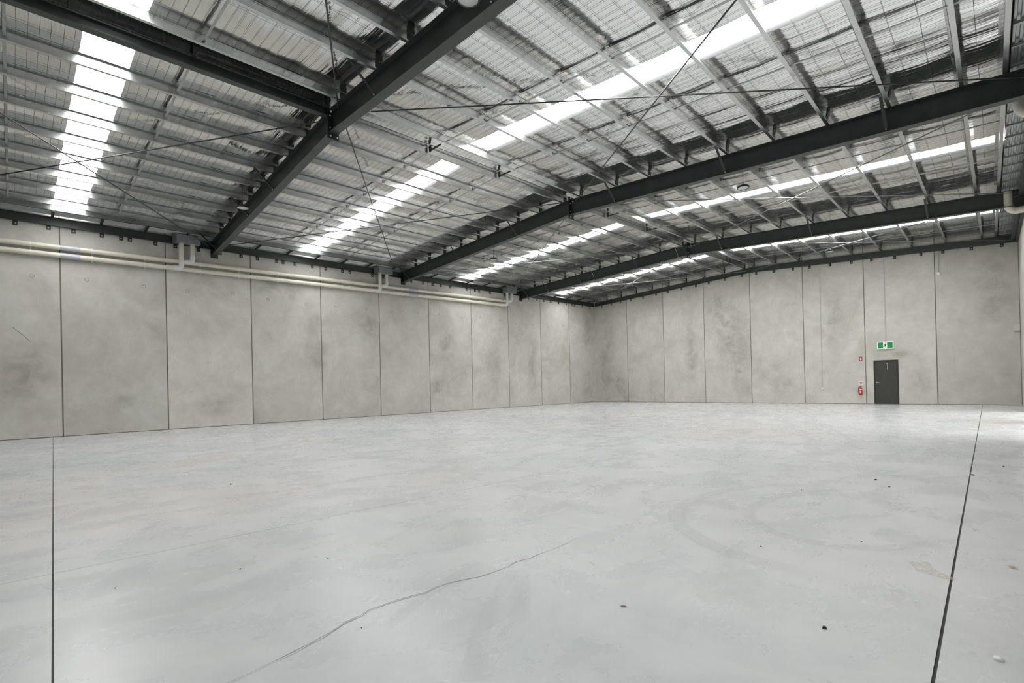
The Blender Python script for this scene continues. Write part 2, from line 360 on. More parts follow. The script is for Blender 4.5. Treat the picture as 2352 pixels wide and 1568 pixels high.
while z < 5.2:
    V = []
    for q, dx in ((z, .05), (z+.02, .03), (z+.08, .03), (z+.10, .05)): V += [(wallx(-15.4)+dx, -15.4, q), (wallx(-22)+dx, -22.0, q)]
    m.add(V, [(0, 1, 3, 2), (2, 3, 5, 4), (4, 5, 7, 6)]); z += .10
m.build('added_dark_shutter', M['steel_dark'], wr)  # unseen shutter, added dark to dim the floor beside it
MB().box((22.43, -22.0, 0), (wallx(-22)+.02, -15.6, 3.2)).build('added_shade_box', M['steel_dark'], wr)  # made-up box out of view, added to block light from the floor edge
yy = -22.0
while yy > -33:
    rpanel(yy, max(yy-2.75, -33.4), 0, 7.30); yy -= 2.77
# solid front wall behind the photographer
wf = struct(empty('wall_front', (11, -32.4, 0)))
def front_panel(x0, x1, z0, z1): return wall_panel(wf, [(x0, FY(x0), z0), (x0, FY(x0), z1), (x1, FY(x1), z1), (x1, FY(x1), z0)], (0, -.16, 0), M['steel'])
for x0 in range(0, 24, 3): front_panel(x0-.2*(x0 == 0), min(x0+2.98, 23.75), 0, zroof(x0 if x0 < 11 else x0+3)+.08)
gr = struct(MB().box((-30, -80, -.4), (80, 40, -.31)).build('ground', M['ground']))

# damp stains and blotches on the precast panels
def wall_stain(parent, c, su, sv, axis):
    n = 9; V = []; fv = []
    for i in range(n):
        for j in range(n):
            u = -1+2*i/(n-1); v = -1+2*j/(n-1); r = math.hypot(u, v); fv.append(max(0.0, 1-r*r)**1.3)
            V.append((c[0]+u*su, -.0012, c[2]+v*sv) if axis == 'y' else (.0012, c[1]+u*su, c[2]+v*sv))
    o = MB().add(V, [(i*n+j, i*n+j+1, (i+1)*n+j+1, (i+1)*n+j) for i in range(n-1) for j in range(n-1)]).build('stain', M['stain'], parent)
    fade(o, fv)
for x, z, su, sv in ((9.75, 3.9, 1.1, 2.6), (10.4, 2.0, .6, 1.6), (9.0, 5.6, .8, 1.0), (1.0, 3.2, .9, 3.2), (2.1, 1.2, .7, 1.2), (7.4, 3.0, .5, 2.2), (18.6, 1.0, .6, .8), (17.9, 2.35, .6, .25), (12.7, 1.0, .8, .9), (21.2, 4.9, .7, 1.8), (15.2, 4.2, .7, 2.0)):
    wall_stain(wb, (x, 0, z), su, sv, 'y')
for y, z, su, sv in ((-28.4, 1.9, .8, 1.2), (-25.9, 1.1, .35, .35), (-23.2, .8, .9, .5), (-19.4, 2.7, .6, .8), (-17.2, 4.2, .8, .8), (-12.6, 3.6, .7, 1.5), (-13.2, 1.2, .8, .9), (-9.4, 2.2, .7, 2.0), (-1.0, 1.2, .7, 1.4), (-.8, 4.8, .6, 1.5), (-6.3, 2.4, .5, 1.8), (-21.0, 5.5, 1.2, .7)):
    wall_stain(wl, (0, y, z), su, sv, 'x')
MB().tube([(.001, -28.58, 3.42), (.001, -28.45, 3.28), (.001, -28.36, 3.20), (.001, -28.27, 3.08), (.001, -28.2, 3.0)], .004, 5).build('wall_crack', M['grit'], wl)

# ------------------------------------------------------------------ ceiling: roof sheet, foil blanket, safety mesh
SKYL = [(-27.66, -26.93), (-20.12, -19.40), (-11.72, -10.98), (-4.10, -3.32)]
EX0, EX1 = 10.44, 11.56           # skylights stop either side of the ridge
cl = MB()
def roof_strip(y0a, y1a, x0, x1):
    zz = lambda x: zroof(x)+.12
    pts = [x0, x1]
    cl.add([(x0, y0a, zz(x0)), (x1, y0a, zz(x1)), (x1, y1a, zz(x1)), (x0, y1a, zz(x0)), (x0, y0a, zz(x0)+.05), (x1, y0a, zz(x1)+.05), (x1, y1a, zz(x1)+.05), (x0, y1a, zz(x0)+.05)],
           [(0, 3, 2, 1), (4, 5, 6, 7), (0, 1, 5, 4), (1, 2, 6, 5), (2, 3, 7, 6), (3, 0, 4, 7)])
edges = [-34.2]+[e for s_ in SKYL for e in s_]+[.6]
for i in range(0, len(edges), 2):
    roof_strip(edges[i], edges[i+1], -.5, XR); roof_strip(edges[i], edges[i+1], XR, 24.8)
for y0, y1 in SKYL: roof_strip(y0, y1, EX0, XR); roof_strip(y0, y1, XR, EX1); roof_strip(y0, y1, -.5, .1); roof_strip(y0, y1, 22.6, 24.8)
ceil = struct(cl.build('ceiling', M['roof']))
LP = [.66, 1.19, 2.39, 3.59, 4.80, 6.0, 7.2, 8.4, 9.6, 10.78]
RP = [11.30, 12.45, 13.65, 14.85, 16.05, 17.25, 18.45, 19.65, 20.85]
def rpx(x0, y): return x0-(.034 if x0 > 12 else .014)*y
def gutx(y): return wallx(y)-.72
PH = [random.uniform(0, 6.283) for _ in range(12)]
def sag(x, y):
    P = LP if x < XR else [rpx(q, y) for q in RP]+[gutx(y)]
    s = 0.0
    for a, b in zip(P[:-1], P[1:]):
        if a <= x <= b:
            t = (x-a)/(b-a); s = 4*t*(1-t); break
    return s
def wrinkle(x, y, b):
    d = rafy(b+1, x)-y                                   # distance before the next rafter
    near = math.exp(-((d-1.2)/1.1)**2)
    return (.004+.012*near)*(math.sin(5.1*y+PH[0]+.25*math.sin(.9*x+PH[1]))*.6+math.sin(11.3*y+PH[2]+.5*math.sin(.7*x+PH[3]))*.35+math.sin(19.7*y+1.3*math.sin(.5*x+PH[4])+PH[5])*.22)
def foil(b, xa, xb, ya, yb, skew_lo=False, skew_hi=False):
    nx = max(2, int((xb-xa)/.11)); ny = max(2, int((yb-ya)/.10)); V = []
    for i in range(nx+1):
        for j in range(ny+1):
            x = xa+(xb-xa)*i/nx; y = ya+(yb-ya)*j/ny
            if xb > 20: x = xa+((gutx(y)+.06)-xa)*i/nx
            V.append((x, y, zroof(x)-.022*sag(x, y)+wrinkle(x, y, b)*(.3+.7*sag(x, y))))
    F = [(i*(ny+1)+j, i*(ny+1)+j+1, (i+1)*(ny+1)+j+1, (i+1)*(ny+1)+j) for i in range(nx) for j in range(ny)]
    o = MB(); o.v = V; o.f = F; o.s = [True]*len(F); return o.build('insulation_foil', M['foil'], ceil)
FE = [FY(11)-.6, -23.4, -15.3, -7.15, .02]
for b in range(4):
    for x0, x1 in ((.60, XR), (XR, 22.0)):
        foil(b, x0, x1, FE[b], SKYL[b][0]); foil(b, x0, x1, SKYL[b][1], FE[b+1])
    foil(b, EX0, XR, SKYL[b][0]-.01, SKYL[b][1]+.01); foil(b, XR, EX1, SKYL[b][0]-.01, SKYL[b][1]+.01)
def tri_wire(mb, pts, r):
    V = []; n = len(pts)
    for i, p in enumerate(pts):
        d = (Vector(pts[min(i+1, n-1)])-Vector(pts[max(i-1, 0)])).normalized(); s_ = Vector((d.y, -d.x, 0)).normalized()
        p = Vector(p); V += [p-s_*r, p+s_*r, p-Vector((0, 0, 1.6*r))]
    mb.add(V, [(3*i+k, 3*i+(k+1) % 3, 3*i+3+(k+1) % 3, 3*i+3+k) for i in range(n-1) for k in range(3)])
for b in range(4):
    mb = MB(); y = FE[b]+.08
    while y < FE[b+1]-.03:
        for lo, hi in ((.62, XR), (XR, None)):
            h = hi or gutx(y); n = int((h-lo)/.30); jit = random.uniform(-.01, .01)
            tri_wire(mb, [(lo+(h-lo)*i/n, y+jit+random.uniform(-.004, .004), zroof(lo+(h-lo)*i/n)-.026*sag(lo+(h-lo)*i/n, y)-.012) for i in range(n+1)], .0019)
        y += .15
    for side in (0, 1):
        P = LP if side == 0 else RP
        for q in range(len(P)):
            if side == 0: xs = [P[q]+(P[q+1]-P[q])*f for f in ((.02, .34, .67, .97) if P[min(q+1, len(P)-1)]-P[q] > 1 else (.5,))] if q+1 < len(P) else []
            else: xs = [P[q]+1.2*f for f in (.02, .34, .67, .97)] if q+1 < len(P) else [P[q]+.3]
            for x0 in xs:
                n = 9; L_ = []
                for i in range(n+1):
                    yv = FE[b]+(FE[b+1]-FE[b])*i/n; xv = (x0 if side == 0 else rpx(x0, yv))+random.uniform(-.012, .012); L_.append((xv, yv, zroof(xv)-.026*sag(xv, yv)-.014))
                tri_wire(mb, L_, .0022)
    stuff(mb.build('safety_mesh', M['wire'], ceil))
# skylight strips: ribbed translucent sheets set in the roof
for b, (y0, y1) in enumerate(SKYL):
    for side in (0, 1):
        xs = (.05, EX0) if side == 0 else (EX1, wallx(y0)-.62)
        prof = []; n = 3; wd = y1-y0
        for i in range(n):
            a = i*wd/n; prof += [(a, 0), (a+.05, .03), (a+.09, .03), (a+.14, 0)]
        prof += [(wd, 0)]
        V = []; F = []
        for x in xs:
            V += [(x, y0+a, zroof(x)+.075+h) for a, h in prof]
        m_ = len(prof); F = [(i, i+1, m_+i+1, m_+i) for i in range(m_-1)]
        o = MB().add(V, F).build('skylight', M['skylight'])
        tag(o, 'glowing white skylight strip on the %s slope, %s' % (('pipe-wall', 'exit-door')[side], bayname(b)), 'skylight', 'skylight strips in the roof')

# ------------------------------------------------------------------ steel rafters
RN = ['', 'first and largest', 'second', 'third']
FLY = {1: [.72, 4.8, 7.2, 12.45, 16.05, 19.65], 2: [.72, 4.8, 8.4, 12.45, 16.05, 19.65], 3: [.72, 2.39, 4.8, 8.4, 12.45, 16.05, 19.65]}
RD = .503; TF = .013; BW = .20
for k in (1, 2, 3):
    y = lambda x: rafy(k, x)
    xr = wallx(y(22.5))-.02
    root = empty('steel_rafter', (XR, y(XR), zb(XR)-RD), 'dark grey steel roof rafter, the %s one, spanning wall to wall' % (RN[k] if k < 3 else 'third, before the far wall'), 'rafter', 'steel roof rafters')
    sec = isec(BW, RD, TF, .009)
    for x0, x1 in ((.02, XR), (xr, XR)):
        MB().extrude(sec, (x0, y(x0), zb(x0)-RD), (x1, y(x1), zb(x1)-RD), plumb=True).build('rafter_half', M['steel'], root)
    for e in (0, 1):
        x = .012 if e == 0 else xr+.01
        MB().box((x-.012, y(x)-.12, zb(x)-RD-.10), (x+.012, y(x)+.12, zb(x)+.02)).build('wall_plate', M['steel_dark'], root)
    ep = MB().box((XR-.02, y(XR)-.125, zb(XR)-RD-.13), (XR+.02, y(XR)+.125, zb(XR)+.10)).build('end_plate', M['steel_dark'], root)
    for dz in (-RD-.08, -RD+.10, -.13, .05):
        for sy in (-1, 1):
            for dx in (-.045, .045):
                MB().lathe([(0, .012), (.017, .012), (.019, 0), (.019, -.012)], (XR+dx, y(XR)+sy*.075, zb(XR)+dz), (1 if dx > 0 else -1, 0, 0), 8).build('bolt', M['bolt'], ep)
    if k == 1:
        for x in (15.6, 11.95, 10.4, 7.5, 3.9): MB().box((x-.02, y(x)-.03, zb(x)-RD+.012), (x+.02, y(x)-.005, zb(x)-RD+.06)).build('cable_clip', M['whitep'], root)
    st = MB().extrude([(-.05, 0), (.05, 0), (.05, .006), (-.05, .006)], (XR+.18, y(XR)-.09, zb(XR)-.06), (XR+.18, y(XR)-.09, zb(XR)-.16)).build('rod_lug', M['steel_dark'], root)
    MB().lathe([(0, .03), (.02, .03), (.022, 0)], (XR+.18, y(XR)-.10, zb(XR)-.11), (0, -1, 0), 8).build('rod_bolt', M['bolt'], root)
    for x in LP[1:]+[rpx(q, y(q)) for q in RP]+[gutx(y(22))]:
        yy = y(x)
        MB().box((x+.008, yy-.07, zb(x)-.005), (x+.016, yy+.07, zb(x)+.19)).build('purlin_cleat', M['steel_dark'], root)
    for x0 in FLY[k]:
        x = x0 if x0 < XR else rpx(x0, y(x0))
        yy = y(x); a = (x-.03, yy-.62, zb(x)+.05); c = (x-.03, yy-.06, zb(x)-RD+.03)
        MB().extrude([(-.032, -.003), (.032, -.003), (.032, .003), (-.026, .003), (-.026, .05), (-.032, .05)], a, c).build('fly_brace', M['steel_dark'], root)
        MB().lathe([(0, .02), (.014, .02), (.015, 0)], (x-.03, yy-.09, zb(x)-RD+.05), (0, -1, 0), 7).build('bolt', M['bolt'], root)

# ------------------------------------------------------------------ galvanised purlins, one per line and bay
def zsec():
    t = .0025; h = .20; b = .072; l_ = .018
    # lateral is +x when swept towards -y; web on the camera side
    return [(t, t), (t, h-t), (b-t, h-t), (b-t, h-l_), (b, h-l_), (b, h), (0, h), (0, t+0), (-b+t, t), (-b+t, l_), (-b, l_), (-b, 0), (t, 0)]
ZS = [(a, b_) for a, b_ in zsec()]
for b in range(4):
    for i, x0 in enumerate(LP+RP+['g']):
        if x0 == 'g': xa = lambda y: gutx(y)
        elif x0 < XR: xa = lambda y, q=x0: q
        else: xa = lambda y, q=x0: rpx(q, y)
        rx = 22.0 if x0 == 'g' else x0
        if b == 0: ya = FY(rx)+.05
        else: ya = rafy(b, rx)+.004
        yb_ = rafy(b+1, rx)-.004 if b < 3 else -.01
        p0 = Vector((xa(yb_), yb_, zb(xa(yb_))+.001)); p1 = Vector((xa(ya), ya, zb(xa(ya))+.001))
        zs = ZS if (x0 != 'g' and x0 < XR) else [(-a, c) for a, c in reversed(ZS)]
        o = MB().extrude(zs, p1, p0, plumb=True).build('purlin', M['galv'])
        if x0 == 'g': lab = 'perforated edge purlin along the exit-door-side gutter, %s' % bayname(b)
        elif i == 0: lab = 'galvanised edge purlin beside the pipe-wall gutter, %s' % bayname(b)
        elif x0 == 10.78 or x0 == 11.30: lab = 'galvanised ridge purlin on the %s slope, %s' % ('pipe-wall' if x0 < XR else 'exit-door', bayname(b))
        elif x0 < XR: lab = 'galvanised roof purlin, %s from the pipe wall, %s' % (ORD[i], bayname(b))
        else: lab = 'galvanised roof purlin, %s past the ridge, exit-door slope, %s' % (ORD[i-len(LP)-1], bayname(b))
        tag(o, lab, 'purlin', 'galvanised roof purlins')

# bridging lines between the purlins
BR = [(-28.62, -26.15), (-20.82, -18.38), (-12.95, -10.25), (-4.9, -2.2)]
for b in range(4):
    for li, by in enumerate(BR[b]):
        for side in (0, 1):
            P = LP[1:] if side == 0 else [rpx(q, by) for q in RP]+[gutx(by)]
            root = empty('bridging_line', (P[0], by, zb(P[0])), '%s row of struts across purlins, %s slope, %s' % (('front', 'rear')[li], ('pipe-wall', 'exit-door')[side], bayname(b)), 'bracing', 'bridging struts between the purlins')
            for a, c in zip(P[:-1], P[1:]):
                MB().extrude([(-.022, 0), (.022, 0), (.022, .004), (-.018, .004), (-.018, .035), (-.022, .035)], (a+.01, by, zb(a)+.055), (c-.01, by, zb(c)+.055)).build('strut', M['galv_strap'], root)
            for a in P[1:-1]:
                MB().box((a+.006, by-.03, zb(a)+.03), (a+.022, by+.03, zb(a)+.12)).build('clip', M['galv_strap'], root)
# dark ridge brackets in the gap between the two ridge purlins, and the ridge tube of the front bay
for b in range(0, 4):
    for li, by in enumerate(BR[b]):
        m = MB().box((10.84, by-.02, zb(10.9)+.01), (10.90, by+.02, zb(10.9)+.17)); m.box((10.84, by-.018, zb(11)+.02), (11.36, by+.018, zb(11)+.05))
        tag(m.build('ridge_bracket', M['steel_dark']), 'dark bracket between ridge purlins at the %s struts, %s' % (('front', 'rear')[li], bayname(b)), 'bracket', 'dark ridge brackets')
y0 = rafy(1, XR)-.02
rb = empty('ridge_strut', (XR-.08, (y0-31.9)/2, zb(XR)-.16), 'dark steel ridge strut running from the first rafter towards the viewer', 'strut')
for s_ in (-1, 1):
    MB().extrude([(.0, -.10), (.085, -.10), (.085, -.075), (.005, -.095), (.005, .095), (.085, .075), (.085, .10), (0, .10)] if s_ > 0 else [(0, -.10), (0, .10), (-.085, .10), (-.085, .075), (-.005, .095), (-.005, -.095), (-.085, -.075), (-.085, -.10)],
                 (XR-.08, y0, zb(XR)-.03), (XR-.08, -31.9, zb(XR)-.03)).build('channel_half', M['steel'], rb)

# ------------------------------------------------------------------ X-bracing rods under the roof
def rod(A, B_, za, zb_, lab, mat='rod', r=.015):
    p = Vector((A[0], A[1], zb(A[0])+za)); q = Vector((B_[0], B_[1], zb(B_[0])+zb_))
    tag(MB().tube([p, q], r, 8).build('brace_rod', M[mat]), lab, 'rod', 'diagonal brace rods under the roof')
def bl(k, a): return 'brace rod on ' + a + ', ' + bayname(k)
rod((11.2, -23.45), (23.2, -29.6), -.05, -.10, bl(0, 'exit-door slope, rising from the ridge plate'))
rod((10.9, -23.40), (.4, -31.2), -.06, -.40, bl(0, 'pipe-wall slope, from ridge to eave'))
rod((10.9, -31.4), (.4, -23.5), -.30, -.28, bl(0, 'pipe-wall slope, ending at the rafter foot'))
rod((11.0, -23.2), (.35, -15.75), -.20, -.22, bl(1, 'pipe-wall slope, from the first rafter ridge'))
rod((.4, -23.1), (10.9, -15.35), -.22, -.02, bl(1, 'pipe-wall slope, from the first rafter foot'))
rod((11.2, -23.25), (22.5, -15.5), .02, -.22, bl(1, 'exit-door slope, from the first rafter ridge'))
rod((11.2, -15.4), (23, -23.7), -.20, -.15, bl(1, 'exit-door slope, from the second rafter ridge'))
rod((11, -15.1), (.4, -8.3), -.14, -.22, bl(2, 'pipe-wall slope, from the second rafter ridge'), 'rod_galv')
rod((.4, -15.1), (10.9, -7.3), -.22, -.10, bl(2, 'pipe-wall slope, from the second rafter foot'), 'rod_galv')
rod((11.2, -15.1), (22.2, -7.3), -.05, -.20, bl(2, 'exit-door slope, from the second rafter ridge'), 'rod_galv')
rod((22.6, -15.3), (11.2, -7.3), -.20, -.22, bl(2, 'exit-door slope, from the third rafter ridge'), 'rod_galv')
rod((11, -7.0), (.4, -.25), -.15, -.2, bl(3, 'pipe-wall slope, from the third rafter ridge'), 'rod_galv')
rod((10.9, -.15), (.4, -7.0), -.2, -.22, bl(3, 'pipe-wall slope, from the third rafter foot'), 'rod_galv')
rod((11.2, -7.0), (21.9, -.25), -.05, -.25, bl(3, 'exit-door slope, from the third rafter ridge'), 'rod_galv')
rod((22.2, -7.1), (11.2, -.15), -.2, -.22, bl(3, 'exit-door slope, from the far wall ridge'), 'rod_galv')

# ------------------------------------------------------------------ eave channels with hanging cleats
def cleat(root, p, n):
    """bolted lug under an eave channel; n: direction out of the wall"""
    x, y, z = p; nx, ny = n
    m = MB()
    if abs(nx) > abs(ny): m.box((x, y-.055, z-.14), (x+nx*.012, y+.055, z+.005))
    else: m.box((x-.055, y, z-.14), (x+.055, y+ny*.012, z+.005))
    c = m.build('cleat', M['steel_dark'], root)
    MB().lathe([(0, .016), (.018, .016), (.02, 0)], (x+nx*.012, y+ny*.012, z-.075), (nx, ny, 0), 8).build('bolt', M['bolt'], c)
er = empty('eave_channel', (.05, -16, 6.68), 'dark steel eave channel along the top of the pipe wall', 'channel')
MB().extrude([(-.10, 0), (.0, 0), (.0, .27), (-.06, .27), (-.06, .262), (-.008, .262), (-.008, .010), (-.10, .010)], (.004, .0, 6.682), (.004, -31.8, 6.682)).build('channel', M['steel'], er)
for y in [-29.2, -28.48, -27.75, -27.17, -26.47, -25.97, -25.74, -25.03, -24.45, -23.74, -23.04, -22.32, -21.74, -21.02, -20.77, -20.3, -19.58, -19.0, -18.25, -17.91, -16.82, -16.25, -14.73, -14.03, -13.47, -12.97, -12.36, -11.28, -10.7, -10.39, -9.6, -8.5, -6.5, -5.76, -5.17, -4.5, -3.75, -3.0, -2.38, -2.14, -1.3, -.47]:
    cleat(er, (.004, y, 6.684), (1, 0))
eb = empty('gable_channel', (11, -.05, 6.68), 'dark steel channel following the gable top of the far wall', 'channel')
for x0, x1 in ((.1, XR), (21.96, XR)):
    s_ = 1 if x0 < XR else -1
    pr = [(-.05, 0), (.05, 0), (.05, .012), (-.04, .012), (-.04, .285), (-.05, .285)]
    if s_ > 0: pr = [(.05, 0), (.05, .285), (.04, .285), (.04, .012), (-.05, .012), (-.05, 0)]
    # vertical leg sits on the wall, flange points into the room
    pr = [(-s_*a, c) for a, c in pr]
    zz = lambda x: zb(x)-.295
    MB().extrude([(a, c) for a, c in pr], (x0, -.055, zz(x0)), (x1, -.055, zz(x1)), plumb=True).build('channel', M['steel'], eb)
    for x in [.69, 1.52, 2.28, 3.12, 4.06, 5.04, 5.88, 6.84, 7.79, 8.61, 9.57, 10.59, 11.39, 12.34, 13.3, 14.11, 15.06, 16.01, 16.85, 17.78, 18.77, 19.56, 20.53, 21.5]:
        if (x < XR) == (x0 < XR): cleat(eb, (x, -.004, zz(x)+.003), (0, -1))
for x in LP[1:]+RP: MB().box((x+.008, -.09, zb(x)-.02), (x+.016, -.004, zb(x)+.19)).build('purlin_cleat', M['steel_dark'], eb)
eg = empty('gutter_channel', (wallx(-15), -15, 6.68), 'dark steel channel along the top of the splayed wall', 'channel')
MB().extrude([(0, 0), (.10, 0), (.10, .01), (.008, .01), (.008, .262), (.06, .262), (.06, .27), (0, .27)], (wallx(-.02)-.004, -.02, 6.682), (wallx(-32.5)-.004, -32.5, 6.682)).build('channel', M['steel_dark'], eg)
MB().extrude([(0, 0), (.14, 0), (.14, .014), (.014, .014), (.014, .34), (0, .34)], (wallx(-.1)-.10, -.1, 6.76), (wallx(-32.5)-.10, -32.5, 6.76)).build('angle', M['steel_dark'], eg)

# ------------------------------------------------------------------ ribbed box-gutter soffits
def ribbed(xa0, xa1, ya, yb, z, n):
    """deck with n ribs along y between two x edges that are functions of y"""
    V = []; prof = []
    for i in range(n):
        a = i/n; prof += [(a, 0), (a+.34/n, 0), (a+.46/n, .045), (a+.88/n, .045)]
    prof += [(1, 0)]
    for y in (ya, yb): V += [(xa0(y)+(xa1(y)-xa0(y))*a, y, z+h) for a, h in prof]
    m = len(prof); return MB().add(V, [(i, m+i, m+i+1, i+1) for i in range(m-1)])
gl = empty('box_gutter', (.36, -16, 7.0), 'grey ribbed box gutter soffit between the pipe wall and first purlin', 'gutter')
ribbed(lambda y: .02, lambda y: .66, -31.8, -.02, 7.02, 6).build('soffit_deck', M['zinc'], gl)
y = -.75
while y > -31.5:
    MB().extrude([(-.032, -.022), (.032, -.022), (.032, .022), (-.032, .022)], (.05, y, 6.955), (.665, y, 7.0)).build('strap', M['steel_dark'], gl); y -= 1.17
gg = empty('box_gutter', (22.3, -16, 7.0), 'grey ribbed box gutter soffit with cross battens along the splayed wall', 'gutter')
ribbed(lambda y: gutx(y)+.11, lambda y: wallx(y)-.13, -32.3, -.02, 7.06, 5).build('soffit_deck', M['zinc'], gg)
y = -.45; 
while y > -32:
    MB().box((gutx(y)+.10, y-.025, 7.0), (wallx(y)-.12, y+.025, 7.045)).build('batten', M['galv_strap'], gg); y -= .76 if y > -18 else .76
MB().extrude([(-.003, 0), (.003, 0), (.003, .26), (-.003, .26)], (gutx(-.02)+.10, -.02, 6.99), (gutx(-32.3)+.10, -32.3, 6.99)).build('gutter_side', M['steel_dark'], gg)

# ------------------------------------------------------------------ cream storm-water pipes on the pipe wall, grey sumps at each rafter
def pz(y, lower): return (6.345 if not lower else 6.09)+.0123*(y) if y > -24.3 else (6.046 if not lower else 5.795)+.0123*(y+24.3)
SUMP = [-24.15, -16.38, -8.32]
for lower in (0, 1):
    z = lambda y: pz(y, lower); R_ = .078
    root = empty('storm_pipe', (.13, -16, z(-16)), ['upper', 'lower'][lower]+' of the two long cream storm-water pipes clipped to the wall', 'pipe', 'cream storm-water pipes')
    yend = SUMP[2]+(.16 if not lower else -.18)
    xs = .115
    MB().tube([(xs, yend-.22, z(yend-.22)), (xs, -16.0, z(-16)), (xs, -24.3, z(-24.3)), (xs, -31.6, z(-31.6))], R_, 14).build('pipe_run', M['cream'], root)
    for a, c in ((-27.50, -27.02), (-14.97, -14.45)):
        MB().tube([(xs, a, z(a)), (xs, c, z(c))], R_+.005, 14).build('coupling', M['greyp'], root)['label'] = 'grey coupling sleeve'
        MB().tube([(xs, a+.02, z(a)), (xs, (a+c)/2, z((a+c)/2))], R_+.008, 14).build('coupling', M['greyp'], root)['label'] = 'grey coupling sleeve'
    for yc in [-28.16, -26.74, -25.36, -23.72, -22.45, -21.02, -19.7, -18.33, -16.91, -15.31, -13.94, -12.54, -11.15, -9.95, -8.9]:
        m = MB().tube([(xs, yc-.018, z(yc)), (xs, yc+.018, z(yc))], R_+.004, 14)
        for s_ in (-1, 1): m.box((.002, yc-.018, z(yc)+s_*(R_+.003)), (xs, yc+.018, z(yc)+s_*(R_+.02)))
        m.build('pipe_clip', M['whitep'], root)
    for sy in SUMP:
        yl = sy+(.17 if not lower else -.17)
        xo = .115 if (sy == SUMP[2]) else (.115 if not lower else .235)
        zz = z(yl); rr = .13
        top = Vector((.235, yl, 6.74)); pts = [top]; cy_ = yl-rr; 
        x_leg = .235
        pts += [Vector((x_leg, yl, zz+rr+.02))]
        for i in range(7):
            a = math.pi/2*i/6
            pts.append(Vector((x_leg, yl-rr+rr*math.cos(a), zz+rr-rr*math.sin(a))))
        pts += [Vector((x_leg-.02, yl-rr-.08, zz-.001)), Vector((.125, yl-rr-.42, z(yl-rr-.42)))]
        MB().tube(pts, R_*.98, 14).build('drop_leg', M['cream'], root)
        MB().tube([(x_leg, yl, zz+rr+.10)]+pts[1:9]+[pts[9]], R_+.006, 14).build('elbow', M['whitep'], root)['label'] = 'pale elbow fitting'
for k, sy in enumerate(SUMP):
    m = MB(); a, c = sy-.34, sy+.38
    m.add([(.10, a-.06, 6.70), (.46, a, 6.70), (.46, c, 6.70), (.10, c, 6.70), (.10, a-.06, 6.96), (.46, a, 6.96), (.46, c, 6.96), (.10, c, 6.96)],
          [(0, 3, 2, 1), (4, 5, 6, 7), (0, 1, 5, 4), (1, 2, 6, 5), (2, 3, 7, 6), (3, 0, 4, 7)])
    root = tag(m.build('rain_sump', M['box']), 'grey sheet-metal gutter sump above two pipe legs at the %s rafter' % ORD[k], 'sump', 'gutter sumps above the pipes')
    MB().box((.09, a-.07, 6.955), (.475, c+.012, 6.972)).build('sump_rim', M['box'], root)

# downpipes of the splayed wall, seen below the second and third rafters
for k, y in ((2, -14.75), (3, -6.95)):
    xw = wallx(y); R_ = .115; zz = 6.40 if k == 2 else 6.37; x0 = xw-.46
    root = empty('outlet_pipe', (xw-.3, y, zz-R_), 'fat pale gutter outlet pipe with an elbow below the %s rafter at the splayed wall' % ORD[k-1], 'pipe', 'gutter outlet pipes at the splayed wall')
    pts = [Vector((x0, y, 7.0)), Vector((x0, y, zz+.24))]+[Vector((x0+.22-.22*math.cos(a), y, zz+.22-.22*math.sin(a))) for a in [math.pi/2*i/6 for i in range(7)]]
    MB().tube(pts[1:]+[Vector((xw-.30, y, zz))], R_, 16).build('elbow', M['cream'], root)
    MB().tube(pts[:3], R_*.97, 16).build('gutter_leg', M['cream'], root)
    MB().tube([(xw-.34, y, zz), (xw-.002, y, zz)], R_*.97, 16).build('pipe_run', M['cream'], root)
    MB().tube([(xw-.05, y, zz), (xw-.003, y, zz)], R_*1.2, 16).build('wall_collar', M['cream'], root)

# ------------------------------------------------------------------ hanging disc lamps
LAMP = [((5.95, -23.93), 'over the first rafter on the pipe-wall slope'), ((16.84, -24.21), 'over the first rafter on the exit-door slope'), ((6.05, -14.5), 'past the second rafter on the pipe-wall slope'), ((16.65, -14.55), 'past the second rafter beside the skylight'), ((5.9, -4.85), 'in the last bay on the pipe-wall slope'), ((16.25, -4.75), 'in the last bay on the exit-door slope')]
for (x, y), lab in LAMP:
    z = 6.60; big = .165
    root = empty('disc_lamp', (x, y, z), 'round black disc lamp on a cable ' + lab, 'lamp', 'hanging disc lamps')
    MB().lathe([(big-.028, 0), (big-.004, -.004), (big, .008), (big, .035), (big-.02, .052), (.06, .07), (.045, .10), (0, .10)], (x, y, z), n=28).build('housing', M['lampbody'], root)
    MB().lathe([(0, .004), (big-.028, .004), (big-.027, 0)], (x, y, z), n=28).build('lens', M['lens'], root)
    MB().tube([(x, y, z+.10), (x, y, zb(x)+.19)], .006, 6).build('cable', M['rod'], root)
    MB().lathe([(.0, 0), (.018, 0), (.012, .05), (0, .05)], (x, y, z+.10), n=8).build('hook', M['lampbody'], root)

# white power flex looped over the third rafter
for x, lab in ((5.55, 'white flex looped over the third rafter nearer the pipe wall'), (10.45, 'white flex looped over the third rafter beside its ridge plate')):
    y = rafy(3, x); zt_ = zb(x)
    tag(MB().tube([(x-.02, y-.105, zt_+.02), (x, y-.118, zt_-.05), (x+.06, y-.06, zt_-.25), (x+.10, y-.05, zt_-.38), (x+.14, y-.11, zt_-RD+.02), (x+.10, y-.116, zt_-RD-.02), (x+.04, y-.06, zt_-RD-.022)], .008, 6).build('power_flex', M['whitep']), lab, 'cable', 'white flexes on the third rafter')

